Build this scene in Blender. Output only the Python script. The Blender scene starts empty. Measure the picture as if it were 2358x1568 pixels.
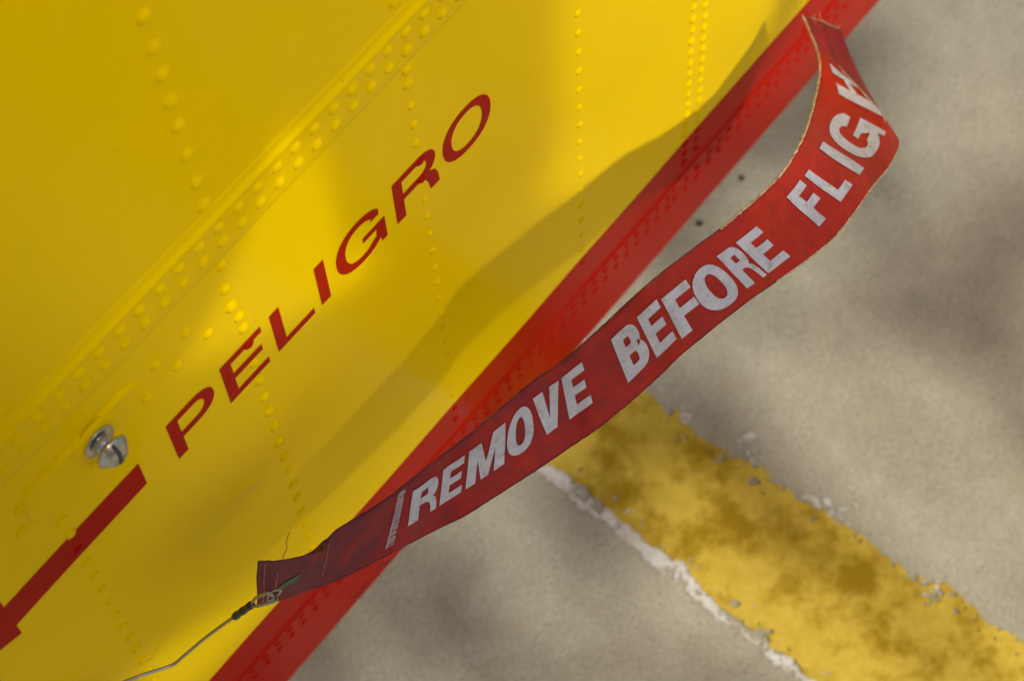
import bpy, bmesh, math, random
from mathutils import Vector, Matrix, noise
from mathutils.geometry import delaunay_2d_cdt

random.seed(7)
scene = bpy.context.scene
COL = scene.collection

# ------------------------------------------------------------------ camera
# world: X along the fuselage, -Y out from its side, Z up, ground at 0
CAM = Vector((0.0, -0.419, 1.62))
RX = Vector((0.6296125, -0.77616834, -0.03392358))     # camera right in world
RD = Vector((-0.7132364, -0.56014803, -0.42134074))    # camera down in world
RF = Vector((0.30802911, 0.28947693, -0.90626771))     # camera forward in world
cd = bpy.data.cameras.new('camera'); cam = bpy.data.objects.new('camera', cd)
COL.objects.link(cam); scene.camera = cam
cd.sensor_width = 36.0; cd.lens = 5530.0 / 2358.0 * 36.0
cd.clip_start = 0.02; cd.clip_end = 2000.0
m3 = Matrix((RX, -RD, -RF)).transposed()
cam.matrix_world = Matrix.Translation(CAM) @ m3.to_4x4()
cd.dof.use_dof = True; cd.dof.focus_distance = 1.20; cd.dof.aperture_fstop = 10.0

# ------------------------------------------------------------------ daylight
SUN_EL, SUN_AZ = math.radians(50.0), math.radians(3.0)
SUN = Vector((math.sin(SUN_AZ) * math.cos(SUN_EL), -math.cos(SUN_AZ) * math.cos(SUN_EL), math.sin(SUN_EL)))
w = bpy.data.worlds.new('World'); scene.world = w; w.use_nodes = True
nt = w.node_tree; bg = nt.nodes['Background']
sky = nt.nodes.new('ShaderNodeTexSky'); sky.sky_type = 'NISHITA'; sky.sun_disc = False
sky.sun_elevation = SUN_EL; sky.sun_rotation = math.atan2(SUN.x, SUN.y)
sky.air_density = 1.0; sky.dust_density = 4.0; sky.ozone_density = 1.0
nt.links.new(sky.outputs[0], bg.inputs[0]); bg.inputs[1].default_value = 0.125
sl = bpy.data.lights.new('sun', 'SUN'); sl.energy = 3.6; sl.angle = math.radians(1.5); sl.color = (1.0, 0.95, 0.87)
so = bpy.data.objects.new('sun', sl); COL.objects.link(so)
so.rotation_euler = SUN.to_track_quat('Z', 'Y').to_euler(); so.location = (2, -6, 4)
scene.view_settings.view_transform = 'Standard'; scene.view_settings.look = 'None'
scene.view_settings.exposure = -0.18; scene.view_settings.gamma = 1.0
scene.view_settings.use_curve_mapping = False

# ------------------------------------------------------------------ helpers
FPX, CXP, CYP = 5530.0, 1179.0, 784.0
def at(px, py, depth):
    """survey point: a sighting on the photograph plus its distance along the lens axis"""
    return CAM + depth * (RF + (px - CXP) / FPX * RX + (py - CYP) / FPX * RD)
def side(px, py, off=0.0):
    """sighting carried on to the fuselage side (plane y = -off) -> world point"""
    r = RF + (px - CXP) / FPX * RX + (py - CYP) / FPX * RD
    return CAM + ((-off - CAM.y) / r.y) * r

def link(o, parent=None):
    COL.objects.link(o)
    if parent is not None: o.parent = parent
    return o
def mesh_obj(name, verts, faces, mat, parent=None, smooth=True, loc=None):
    me = bpy.data.meshes.new(name); me.from_pydata([tuple(v) for v in verts], [], faces); me.update()
    if smooth:
        for p in me.polygons: p.use_smooth = True
    if mat: me.materials.append(mat)
    o = bpy.data.objects.new(name, me)
    if loc is not None: o.location = loc
    return link(o, parent)
def bm_obj(name, bm, mat, parent=None, smooth=True):
    me = bpy.data.meshes.new(name); bm.normal_update(); bm.to_mesh(me); bm.free()
    if smooth:
        for p in me.polygons: p.use_smooth = True
    if mat: me.materials.append(mat)
    return link(bpy.data.objects.new(name, me), parent)
def thing(name, label, cat, loc=(0, 0, 0), group=None):
    o = bpy.data.objects.new(name, None); o.empty_display_size = 0.05; o.location = loc; COL.objects.link(o)
    o['label'] = label; o['category'] = cat
    if group: o['group'] = group
    return o
def tube(pts, rad, seg=8):
    n = len(pts); V = []; F = []
    up = Vector((0.13, 0.31, 0.94)); prev = None
    for i, p in enumerate(pts):
        d = (pts[min(i + 1, n - 1)] - pts[max(i - 1, 0)]).normalized()
        s = d.cross(up) if prev is None else prev - d * prev.dot(d)
        s.normalize(); prev = s; t = d.cross(s)
        r = rad(i) if callable(rad) else rad
        for k in range(seg):
            a = 2 * math.pi * k / seg
            V.append(p + r * (math.cos(a) * s + math.sin(a) * t))
    for i in range(n - 1):
        for k in range(seg):
            k2 = (k + 1) % seg
            F.append((i * seg + k, i * seg + k2, (i + 1) * seg + k2, (i + 1) * seg + k))
    F.append(tuple(range(seg))[::-1]); F.append(tuple((n - 1) * seg + k for k in range(seg)))
    return V, F
def catmull(P, u):
    n = len(P); i = int(math.floor(u)); i = max(0, min(n - 2, i)); f = u - i
    p1, p2 = P[i], P[i + 1]
    p0 = P[i - 1] if i > 0 else p1 * 2 - p2
    p3 = P[i + 2] if i + 2 < n else p2 * 2 - p1
    return 0.5 * ((2 * p1) + (p2 - p0) * f + (2 * p0 - 5 * p1 + 4 * p2 - p3) * f * f + (3 * p1 - p0 - 3 * p2 + p3) * f ** 3)
def lathe(profile, seg, axis_pt, axis, ):
    """profile: list of (radius, height along axis)"""
    ax = axis.normalized(); s = ax.cross(Vector((0, 0, 1))).normalized(); t = ax.cross(s)
    V = []; F = []
    for r, h in profile:
        for k in range(seg):
            a = 2 * math.pi * k / seg
            V.append(axis_pt + ax * h + r * (math.cos(a) * s + math.sin(a) * t))
    for i in range(len(profile) - 1):
        for k in range(seg):
            k2 = (k + 1) % seg
            F.append((i * seg + k, (i + 1) * seg + k, (i + 1) * seg + k2, i * seg + k2))
    F.append(tuple(range(seg))); F.append(tuple((len(profile) - 1) * seg + k for k in range(seg))[::-1])
    return V, F

# ------------------------------------------------------------------ materials
def new_mat(name):
    m = bpy.data.materials.new(name); m.use_nodes = True
    return m, m.node_tree, m.node_tree.nodes['Principled BSDF']
def N(nt, t, **kw):
    n = nt.nodes.new(t)
    for k, v in kw.items(): setattr(n, k, v)
    return n
def noise_tex(nt, scale, detail=4, rough=0.55, coord='Object', vec=None):
    tc = N(nt, 'ShaderNodeTexCoord'); n = N(nt, 'ShaderNodeTexNoise')
    n.inputs['Scale'].default_value = scale; n.inputs['Detail'].default_value = detail; n.inputs['Roughness'].default_value = rough
    nt.links.new(vec if vec is not None else tc.outputs[coord], n.inputs['Vector'])
    return n
def ramp(nt, src, stops):
    r = N(nt, 'ShaderNodeValToRGB'); nt.links.new(src, r.inputs[0])
    el = r.color_ramp.elements
    while len(el) < len(stops): el.new(0.5)
    for e, (p, c) in zip(el, stops): e.position = p; e.color = (*c, 1) if len(c) == 3 else c
    return r
def mixc(nt, fac, a, b):
    m = N(nt, 'ShaderNodeMix', data_type='RGBA')
    if hasattr(fac, 'is_output'): nt.links.new(fac, m.inputs[0])
    else: m.inputs[0].default_value = fac
    for s, v in ((m.inputs[6], a), (m.inputs[7], b)):
        if hasattr(v, 'is_output'): nt.links.new(v, s)
        else: s.default_value = (*v, 1)
    return m.outputs[2]
def bump(nt, bs, h, strength, dist):
    b = N(nt, 'ShaderNodeBump'); b.inputs['Strength'].default_value = strength; b.inputs['Distance'].default_value = dist
    nt.links.new(h, b.inputs['Height']); nt.links.new(b.outputs[0], bs.inputs['Normal'])

def paint(name, col, col2, smudge, rough=0.2, spec=0.35, tint=(1, 1, 1)):
    m, nt, bs = new_mat(name)
    n1 = noise_tex(nt, 9.0, 3); n2 = noise_tex(nt, 26.0, 5, 0.65); n3 = noise_tex(nt, 420.0, 2)
    r1 = ramp(nt, n1.outputs[0], [(0.35, (0, 0, 0)), (0.7, (1, 1, 1))])
    c = mixc(nt, r1.outputs[0], col, col2)
    r2 = ramp(nt, n2.outputs[0], [(0.64, (0, 0, 0)), (0.85, (0.16, 0.16, 0.16))])     # thin chalky smears
    c = mixc(nt, r2.outputs[0], c, smudge)
    vs = N(nt, 'ShaderNodeTexVoronoi'); vs.inputs['Scale'].default_value = 34.0; tcs = N(nt, 'ShaderNodeTexCoord'); nt.links.new(tcs.outputs['Object'], vs.inputs['Vector'])
    s1 = ramp(nt, vs.outputs['Distance'], [(0.016, (1, 1, 1)), (0.030, (0, 0, 0))]); s2 = ramp(nt, vs.outputs['Color'], [(0.72, (0, 0, 0)), (0.76, (0.55, 0.55, 0.55))])
    sm_ = N(nt, 'ShaderNodeMath', operation='MULTIPLY'); nt.links.new(s1.outputs[0], sm_.inputs[0]); nt.links.new(s2.outputs[0], sm_.inputs[1])
    c = mixc(nt, sm_.outputs[0], c, tuple(0.25 * v for v in col))
    nt.links.new(c, bs.inputs['Base Color'])
    rr = ramp(nt, n2.outputs[0], [(0.3, (rough,) * 3), (0.8, (rough + 0.14,) * 3)])
    nt.links.new(rr.outputs[0], bs.inputs['Roughness'])
    bs.inputs['Specular IOR Level'].default_value = spec; bs.inputs['Specular Tint'].default_value = (*tint, 1)
    return m
M_YEL = paint('yellow_paint', (0.78, 0.53, 0.0), (0.75, 0.51, 0.0), (0.80, 0.55, 0.06), rough=0.09, spec=0.018, tint=(1.0, 0.80, 0.30))
M_RED = paint('red_paint', (0.39, 0.010, 0.003), (0.35, 0.008, 0.002), (0.45, 0.05, 0.03), rough=0.12, spec=0.025, tint=(1.0, 0.60, 0.50))
M_LET = paint('red_lettering', (0.37, 0.009, 0.002), (0.33, 0.008, 0.002), (0.33, 0.02, 0.012), rough=0.2, spec=0.02)

def metal(name, col, rough, noise_s=900):
    m, nt, bs = new_mat(name)
    n = noise_tex(nt, noise_s, 3)
    c = ramp(nt, n.outputs[0], [(0.3, tuple(x * 0.85 for x in col)), (0.7, col)])
    nt.links.new(c.outputs[0], bs.inputs['Base Color']); bs.inputs['Metallic'].default_value = 1.0
    r = ramp(nt, n.outputs[0], [(0.3, (rough,) * 3), (0.7, (rough + 0.1,) * 3)]); nt.links.new(r.outputs[0], bs.inputs['Roughness'])
    return m
M_STEEL = metal('stainless_steel', (0.50, 0.49, 0.48), 0.2)
M_CABLE = metal('braided_steel', (0.44, 0.42, 0.36), 0.5, 1500)
m, nt, bs = new_mat('black_sleeve'); n = noise_tex(nt, 300)
c = ramp(nt, n.outputs[0], [(0.3, (0.012, 0.012, 0.013)), (0.7, (0.03, 0.03, 0.03))]); nt.links.new(c.outputs[0], bs.inputs['Base Color'])
bs.inputs['Roughness'].default_value = 0.5; M_BLACK = m
m, nt, bs = new_mat('green_plastic'); n = noise_tex(nt, 300)
c = ramp(nt, n.outputs[0], [(0.3, (0.02, 0.06, 0.03)), (0.7, (0.04, 0.10, 0.05))]); nt.links.new(c.outputs[0], bs.inputs['Base Color'])
bs.inputs['Roughness'].default_value = 0.45; M_GREEN = m
m, nt, bs = new_mat('bare_metal_chip'); bs.inputs['Base Color'].default_value = (0.22, 0.23, 0.22, 1)
n = noise_tex(nt, 800); c = ramp(nt, n.outputs[0], [(0.4, (0.10, 0.10, 0.09)), (0.6, (0.30, 0.31, 0.30))]); nt.links.new(c.outputs[0], bs.inputs['Base Color'])
bs.inputs['Roughness'].default_value = 0.5; M_CHIP = m

def fabric(name, ca, cb, dirt):
    m, nt, bs = new_mat(name)
    n1 = noise_tex(nt, 38.0, 5, 0.6); n2 = noise_tex(nt, 160.0, 4, 0.6)
    c = ramp(nt, n1.outputs[0], [(0.3, ca), (0.7, cb)])
    d = ramp(nt, n2.outputs[0], [(0.50, (0, 0, 0)), (0.80, (0.75, 0.75, 0.75))])
    at_ = N(nt, 'ShaderNodeAttribute'); at_.attribute_name = 'grime'
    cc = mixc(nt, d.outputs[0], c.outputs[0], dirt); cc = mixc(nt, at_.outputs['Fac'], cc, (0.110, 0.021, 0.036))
    nt.links.new(cc, bs.inputs['Base Color'])
    bs.inputs['Roughness'].default_value = 0.55; bs.inputs['Specular IOR Level'].default_value = 0.2
    tc = N(nt, 'ShaderNodeTexCoord'); wv = N(nt, 'ShaderNodeTexNoise'); wv.inputs['Scale'].default_value = 1800
    nt.links.new(tc.outputs['Object'], wv.inputs['Vector'])
    add = N(nt, 'ShaderNodeMath', operation='ADD'); nt.links.new(wv.outputs[0], add.inputs[0]); nt.links.new(n2.outputs[0], add.inputs[1])
    bump(nt, bs, add.outputs[0], 0.25, 0.0006)
    return m
M_WEB = fabric('red_vinyl_webbing', (0.33, 0.011, 0.007), (0.43, 0.022, 0.006), (0.15, 0.016, 0.014))
# worn screen print: white with scuffs that let the red through
m, nt, bs = new_mat('worn_white_print')
n1 = noise_tex(nt, 170.0, 8, 0.75); n2 = noise_tex(nt, 70.0, 6, 0.7)
c = ramp(nt, n2.outputs[0], [(0.3, (0.40, 0.39, 0.45)), (0.7, (0.54, 0.53, 0.60))])
d = ramp(nt, n1.outputs[0], [(0.52, (0, 0, 0)), (0.66, (0.75, 0.75, 0.75))])
nt.links.new(mixc(nt, d.outputs[0], c.outputs[0], (0.30, 0.22, 0.20)), bs.inputs['Base Color'])
bs.inputs['Roughness'].default_value = 0.65; bs.inputs['Specular IOR Level'].default_value = 0.25; M_PRINT = m
m, nt, bs = new_mat('frayed_thread'); n = noise_tex(nt, 260, 4)
c = ramp(nt, n.outputs[0], [(0.3, (0.30, 0.17, 0.09)), (0.7, (0.62, 0.50, 0.36))]); nt.links.new(c.outputs[0], bs.inputs['Base Color'])
bs.inputs['Roughness'].default_value = 0.9; M_THREAD = m
m, nt, bs = new_mat('dark_seam'); n = noise_tex(nt, 260, 4)
c = ramp(nt, n.outputs[0], [(0.3, (0.05, 0.012, 0.010)), (0.7, (0.14, 0.05, 0.035))]); nt.links.new(c.outputs[0], bs.inputs['Base Color'])
bs.inputs['Roughness'].default_value = 0.9; M_SEAM = m
m, nt, bs = new_mat('red_thread'); n = noise_tex(nt, 260, 4)
c = ramp(nt, n.outputs[0], [(0.3, (0.25, 0.03, 0.01)), (0.7, (0.42, 0.06, 0.02))]); nt.links.new(c.outputs[0], bs.inputs['Base Color'])
bs.inputs['Roughness'].default_value = 0.8; M_RTHREAD = m

# concrete apron
m, nt, bs = new_mat('concrete')
n1 = noise_tex(nt, 6.5, 4, 0.55); n2 = noise_tex(nt, 55.0, 6, 0.65); n3 = noise_tex(nt, 330.0, 4, 0.7); n4 = noise_tex(nt, 17.0, 3)
c1 = ramp(nt, n1.outputs[0], [(0.32, (0.257, 0.229, 0.161)), (0.66, (0.412, 0.387, 0.277))])
c2 = ramp(nt, n2.outputs[0], [(0.3, (0.217, 0.198, 0.142)), (0.7, (0.471, 0.444, 0.326))])
c = mixc(nt, 0.42, c1.outputs[0], c2.outputs[0])
c3 = ramp(nt, n3.outputs[0], [(0.30, (0.110, 0.098, 0.071)), (0.45, (0.352, 0.329, 0.239)), (0.7, (0.569, 0.538, 0.407))])
c = mixc(nt, 0.42, c, c3.outputs[0])
r4 = ramp(nt, n4.outputs[0], [(0.58, (0, 0, 0)), (0.75, (0.438, 0.431, 0.407))])
c = mixc(nt, r4.outputs[0], c, (0.406, 0.345, 0.213))
vo = N(nt, 'ShaderNodeTexVoronoi'); vo.inputs['Scale'].default_value = 26.0
tc = N(nt, 'ShaderNodeTexCoord'); nt.links.new(tc.outputs['Object'], vo.inputs['Vector'])
vr = ramp(nt, vo.outputs['Distance'], [(0.05, (0.8, 0.8, 0.8)), (0.11, (0, 0, 0))])
vm = N(nt, 'ShaderNodeMath', operation='MULTIPLY'); nt.links.new(vr.outputs[0], vm.inputs[0])
cr = ramp(nt, vo.outputs['Color'], [(0.80, (0, 0, 0)), (0.84, (1, 1, 1))]); nt.links.new(cr.outputs[0], vm.inputs[1])
c = mixc(nt, vm.outputs[0], c, (0.07, 0.065, 0.055))
nt.links.new(c, bs.inputs['Base Color']); bs.inputs['Roughness'].default_value = 0.85; bs.inputs['Specular IOR Level'].default_value = 0.25
bump(nt, bs, n3.outputs[0], 0.6, 0.002); M_CONC = m
def road_paint(name, a, b, stain, fac):
    m, nt, bs = new_mat(name)
    n1 = noise_tex(nt, 21.0, 10, 0.72); n2 = noise_tex(nt, 110.0, 7, 0.72); n3 = noise_tex(nt, 330.0, 3)
    c = ramp(nt, n2.outputs[0], [(0.3, a), (0.7, b)])
    s = ramp(nt, n1.outputs[0], [(0.46, (0, 0, 0)), (0.60, (fac,) * 3)])
    nt.links.new(mixc(nt, s.outputs[0], c.outputs[0], stain), bs.inputs['Base Color'])
    bs.inputs['Roughness'].default_value = 0.75; bs.inputs['Specular IOR Level'].default_value = 0.12
    bump(nt, bs, n3.outputs[0], 0.5, 0.0015)
    return m
M_YLINE = road_paint('yellow_road_paint', (0.46, 0.325, 0.030), (0.58, 0.42, 0.06), (0.27, 0.165, 0.002), 0.9)
M_WLINE = road_paint('old_white_road_paint', (0.48, 0.46, 0.40), (0.68, 0.67, 0.61), (0.42, 0.37, 0.26), 0.7)
m, nt, bs = new_mat('galvanised_post'); n = noise_tex(nt, 20); c = ramp(nt, n.outputs[0], [(0.3, (0.30, 0.31, 0.32)), (0.7, (0.42, 0.43, 0.44))])
nt.links.new(c.outputs[0], bs.inputs['Base Color']); bs.inputs['Roughness'].default_value = 0.6; M_POST = m
m, nt, bs = new_mat('slat_grey'); n = noise_tex(nt, 12); c = ramp(nt, n.outputs[0], [(0.3, (0.30, 0.30, 0.30)), (0.7, (0.40, 0.40, 0.40))])
nt.links.new(c.outputs[0], bs.inputs['Base Color']); bs.inputs['Roughness'].default_value = 0.5; M_SLAT = m

# ------------------------------------------------------------------ ground
G = 60.0
ground = mesh_obj('ground', [(-G, -G, 0), (G, -G, 0), (G, G, 0), (-G, G, 0)], [(0, 1, 2, 3)], M_CONC)
ground['kind'] = 'structure'; ground['label'] = 'mottled grey beige concrete apron under the aircraft'

def line_sheet(name, xa, xb, y0, y1, z, cell, keep, mat):
    """thin worn paint film: cells where the paint has flaked off are missing"""
    nx = int((xb - xa) / cell); ny = int((y1 - y0) / cell)
    V = {}; verts = []; F = []
    def vid(i, j):
        if (i, j) not in V:
            jx = cell * 0.35 * noise.noise(Vector((i * 0.9, j * 0.9, 3.1))); jy = cell * 0.35 * noise.noise(Vector((i * 0.9, j * 0.9, 9.7)))
            V[(i, j)] = len(verts); verts.append((xa + i * cell + jx, y0 + j * cell + jy, z))
        return V[(i, j)]
    for j in range(ny):
        for i in range(nx):
            x = xa + (i + .5) * cell; y = y0 + (j + .5) * cell
            if keep(x, y): F.append((vid(i, j), vid(i + 1, j), vid(i + 1, j + 1), vid(i, j + 1)))
    o = mesh_obj(name, verts, F, mat, ground, smooth=False)
    return o
def lo_edge(y): return 0.489 + 0.044 * (y - 0.017)
def hi_edge(y): return 0.575 - 0.040 * (y + 0.01)
def fbm(x, y, s, seed): return noise.fractal(Vector((x * s, y * s, seed)), 0.9, 2.1, 4)
def keep_y(x, y):
    n = fbm(x, y, 75, 1.3) + 0.5 * fbm(x, y, 260, 2.3); b = fbm(x, y, 18, 5.3)
    a = x - lo_edge(y) - 0.0032 * n - 0.0045 * b - 0.002; c = hi_edge(y) - x - 0.0060 * n - 0.005 * b
    d = min(a, c)
    if d < 0: return False
    if c < 0.020 and fbm(x, y, 95, 8.8) > 0.62 + c * 18: return False
    return not (d < 0.012 and fbm(x, y, 150, 4.4) > 0.55)
def keep_w(x, y):
    n = fbm(x, y, 60, 21.3) + 0.6 * fbm(x, y, 240, 23.3)
    a = x - (lo_edge(y) - 0.008) - 0.003 * n; c = (hi_edge(y) + 0.014) - x - 0.010 * n
    if a < 0 or c < 0: return False
    if a < 0.03: return fbm(x, y, 32, 31.0) + 0.5 * fbm(x, y, 210, 33.0) > -0.25
    if c < 0.03: return fbm(x, y, 40, 37.0) + 0.5 * fbm(x, y, 200, 39.0) > 0.42
    return False
wl = line_sheet('white_line', 0.43, 0.67, -0.75, 0.45, 0.0009, 0.0018, keep_w, M_WLINE)
wl['label'] = 'remains of an older white line along the edges of the yellow one'
yl = line_sheet('yellow_line', 0.43, 0.67, -0.95, 0.6, 0.0018, 0.0018, keep_y, M_YLINE)
yl['label'] = 'worn yellow line painted across the concrete'

def stain(px, py, r):
    d = RF + (px - CXP) / FPX * RX + (py - CYP) / FPX * RD; c = CAM + d * (-CAM.z / d.z); P = []
    for i in range(14):
        a = 2 * math.pi * i / 14; q = r * random.uniform(.7, 1.2); P.append((c.x + q * math.cos(a), c.y + q * math.sin(a), 0.0006))
    mesh_obj('oil_spot', P, [tuple(range(14))], M_BLACK, ground, smooth=False)
stain(1610, 515, 0.0032); stain(1708, 411, 0.0026); stain(1560, 1190, 0.0012)
# ------------------------------------------------------------------ aircraft side
Z_EDGE, Z_RED, Z_BEAD = 0.186, 0.3125, 0.270
X0, X1, Z_TOP = -0.35, 1.35, 1.45
FR = [-0.102, 0.022, 0.1458, 0.2661, 0.3910, 0.5139, 0.6240, 0.745, 0.87, 0.99, 1.11, 1.23]
DENT = (side(502, 1168), side(614, 1082))
def skin_off(x, z):
    """outward bulge of the sheet between its frames (metres)"""
    f = 0.0
    for a, b in zip(FR[:-1], FR[1:]):
        if a <= x <= b:
            f = math.sin(math.pi * (x - a) / (b - a)) ** 2; break
    q = 0.0007 * f * (noise.noise(Vector((x * 5.2, 3.7, z * 6.5))) + 0.15)
    q += 0.0010 * noise.noise(Vector((x * 2.6 + 4.0, 1.1, z * 3.4)))
    e = min(1.0, max(0.0, (z - Z_EDGE - 0.02) / 0.10))
    dx, dz = x - DENT[0].x, z - DENT[0].z; ux, uz = DENT[1].x - DENT[0].x, DENT[1].z - DENT[0].z; l2 = ux * ux + uz * uz
    t = (dx * ux + dz * uz) / l2
    if -0.3 < t < 1.3:
        pd = (dx * uz - dz * ux) / math.sqrt(l2); q += 0.0011 * math.exp(-(pd / 0.0042) ** 2) * math.exp(-((t - .5) / .42) ** 4)
    return q * e
plane = thing('aircraft_fuselage', 'yellow riveted aircraft side with red lower edge and PELIGRO lettering', 'aircraft', (0.4, 0.0, Z_EDGE))
PO = Vector((0.4, 0.0, Z_EDGE))
def grid_sheet(name, xs, zs, yfun, mat):
    V = [(x - PO.x, yfun(x, z) - PO.y, z - PO.z) for z in zs for x in xs]; nx = len(xs)
    F = [(j * nx + i, j * nx + i + 1, (j + 1) * nx + i + 1, (j + 1) * nx + i) for j in range(len(zs) - 1) for i in range(nx - 1)]
    return mesh_obj(name, V, F, mat, plane)
def lin(a, b, n): return [a + (b - a) * i / n for i in range(n + 1)]
xs = lin(X0, 0.06, 24) + lin(0.06, 0.72, 260)[1:] + lin(0.72, X1, 40)[1:]
skin = grid_sheet('skin', xs, lin(Z_RED, 0.78, 180) + lin(0.78, Z_TOP, 50)[1:], lambda x, z: -skin_off(x, z), M_YEL)
skin['label'] = 'glossy yellow painted sheet metal skin'
# red lower band with its stiffening bead and rolled-under edge
def red_prof():
    P = []
    for z in lin(Z_RED, Z_EDGE + 0.008, 60):
        d = (z - Z_BEAD) / 0.0032
        P.append((-0.0017 * math.exp(-d * d), z))
    for k in range(1, 9):
        a = math.pi / 2 * k / 8
        P.append((0.008 - 0.008 * math.cos(a), Z_EDGE + 0.008 - 0.008 * math.sin(a)))
    for y in (0.05, 0.15, 0.35, 0.7): P.append((y, Z_EDGE - 0.0 + 0.015 * y))
    for z in (0.6, 1.2): P.append((0.9, z))
    return P
pr = red_prof(); V = []; F = []
for (y, z) in pr:
    for x in xs: V.append((x - PO.x, y - skin_off(x, z) - 0.0002 * (z < Z_RED - 1e-6), z - PO.z))
nx = len(xs)
for j in range(len(pr) - 1):
    for i in range(nx - 1): F.append((j * nx + i, (j + 1) * nx + i, (j + 1) * nx + i + 1, j * nx + i + 1))
rb = mesh_obj('lower_band', V, F, M_RED, plane); rb['label'] = 'red painted lower edge band with a long raised bead'
# raised lap strip running along the side
def strip_prof(x):
    k = -0.0115 * (x - 0.25)
    ramp_ = [(-0.0022 * t ** 4 - 0.0003 * (t > 0), 0.7405 - 0.0072 * t + k) for t in (0, 0.06, 0.2, 0.4, 0.55, 0.68, 0.78, 0.86, 0.93, 1.0)]
    return [(0.0003, 0.7408 + k)] + ramp_ + [(-0.0026, 0.7328 + k), (-0.0025, 0.7315 + k), (-0.0023, 0.7295 + k),
            (-0.0021, 0.715 + k), (-0.0021, 0.7030 + k), (-0.0019, 0.7018 + k), (-0.0002, 0.7012 + k), (0.0006, 0.7008 + k), (0.0006, 0.6993 + k), (-0.0001, 0.6986 + k)]
V = []; F = []; npf = len(strip_prof(0))
for j in range(npf):
    for x in xs:
        y, z = strip_prof(x)[j]; V.append((x - PO.x, y - skin_off(x, z) - 0.00015, z - PO.z))
for j in range(npf - 1):
    for i in range(nx - 1): F.append((j * nx + i, (j + 1) * nx + i, (j + 1) * nx + i + 1, j * nx + i + 1))
ls = mesh_obj('lap_strip', V, F, M_YEL, plane); ls['label'] = 'raised yellow lap strip carrying two rows of rivets'
# dark sealant line in the lower joint of the strip
V = []; F = []
for x in xs:
    k = -0.0115 * (x - 0.25)
    for z in (0.7010, 0.7000): V.append((x - PO.x, -0.0004 - skin_off(x, 0.70), z + k - PO.z))
for i in range(nx - 1): F.append((2 * i, 2 * i + 1, 2 * i + 3, 2 * i + 2))
m, nt, bs = new_mat('old_sealant'); n = noise_tex(nt, 30, 5); c = ramp(nt, n.outputs[0], [(0.35, (0.24, 0.15, 0.01)), (0.65, (0.30, 0.22, 0.07))])
nt.links.new(c.outputs[0], bs.inputs['Base Color']); bs.inputs['Roughness'].default_value = 0.6; M_SEAL = m
mesh_obj('sealant_line', V, F, M_SEAL, plane)

# rivets: one domed head, shared mesh per paint colour
def rivet_mesh(name, mat):
    prof = [(1.16, -0.08), (1.04, 0.02), (0.98, 0.16), (0.84, 0.37), (0.57, 0.54), (0.28, 0.62)]
    seg = 14; V = []; F = []
    for r, h in prof:
        for k in range(seg):
            a = 2 * math.pi * k / seg; V.append((r * math.cos(a), -h, r * math.sin(a)))
    for i in range(len(prof) - 1):
        for k in range(seg):
            k2 = (k + 1) % seg; F.append((i * seg + k, i * seg + k2, (i + 1) * seg + k2, (i + 1) * seg + k))
    F.append(tuple((len(prof) - 1) * seg + k for k in range(seg)))
    me = bpy.data.meshes.new(name); me.from_pydata(V, [], F); me.update()
    for p in me.polygons: p.use_smooth = True
    me.materials.append(mat); return me
RV_Y = rivet_mesh('rivet_head_yellow', M_YEL); RV_R = rivet_mesh('rivet_head_red', M_RED); RV_L = rivet_mesh('rivet_head_lettering', M_LET)
def rivet(x, z, dia, me=None, lift=0.0):
    if me is None: me = RV_Y if z > Z_RED else RV_R
    o = bpy.data.objects.new('rivet', me)
    jx, jz = random.uniform(-1, 1) * 0.00022, random.uniform(-1, 1) * 0.00022
    r = dia / 2 * random.uniform(0.96, 1.04)
    o.location = (x + jx - PO.x, -skin_off(x, z) - lift - PO.y, z + jz - PO.z)
    o.scale = (r, r * random.uniform(0.9, 1.1), r); o.parent = plane; COL.objects.link(o)
# two rows on the lap strip
for k in range(25):
    x = 0.1331 + 0.01232 * k
    rivet(x, 0.7263 - 0.0115 * (x - 0.145), 0.0071, lift=0.0020)
for k in range(25):
    x = 0.1335 + 0.01224 * k
    rivet(x + 0.0002, 0.7135 - 0.0140 * (x - 0.145), 0.0068, lift=0.0020)
# frame rows above the strip
for z in (0.9107, 0.8901, 0.8694, 0.8501, 0.8306, 0.8123, 0.7894, 0.7662, 0.7463): rivet(0.2660, z, 0.0074)
for z in (0.7700, 0.7492): rivet(0.3895, z, 0.0074)
for z in (0.7715, 0.7512): rivet(0.1462, z, 0.0074)
# frame at x = 0.266 below the strip with its bracket rivets
for x, z in ((0.2656, 0.6918), (0.2634, 0.6713), (0.2635, 0.6535), (0.2662, 0.6385), (0.2663, 0.6259)): rivet(x, z, 0.0068)
for z in (0.5881, 0.5674, 0.5479, 0.5296, 0.5108, 0.4904, 0.4703, 0.4520, 0.4322, 0.4124, 0.3914, 0.3725, 0.3536, 0.3350): rivet(0.2663, z, 0.0064)
rivet(0.2662, 0.6092, 0.0066, RV_L)
for x, z in ((0.2377, 0.6701), (0.2478, 0.6513), (0.2177, 0.6705), (0.2275, 0.6522), (0.2073, 0.6532), (0.1317, 0.6711), (0.1273, 0.6536), (0.1453, 0.6287), (0.1457, 0.6113)): rivet(x, z, 0.0066)
# frame at x = 0.146
rivet(0.1457, 0.5915, 0.0056, RV_L)
for k in range(15): rivet(0.1458, 0.5734 - 0.0188 * k, 0.0056)
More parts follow.
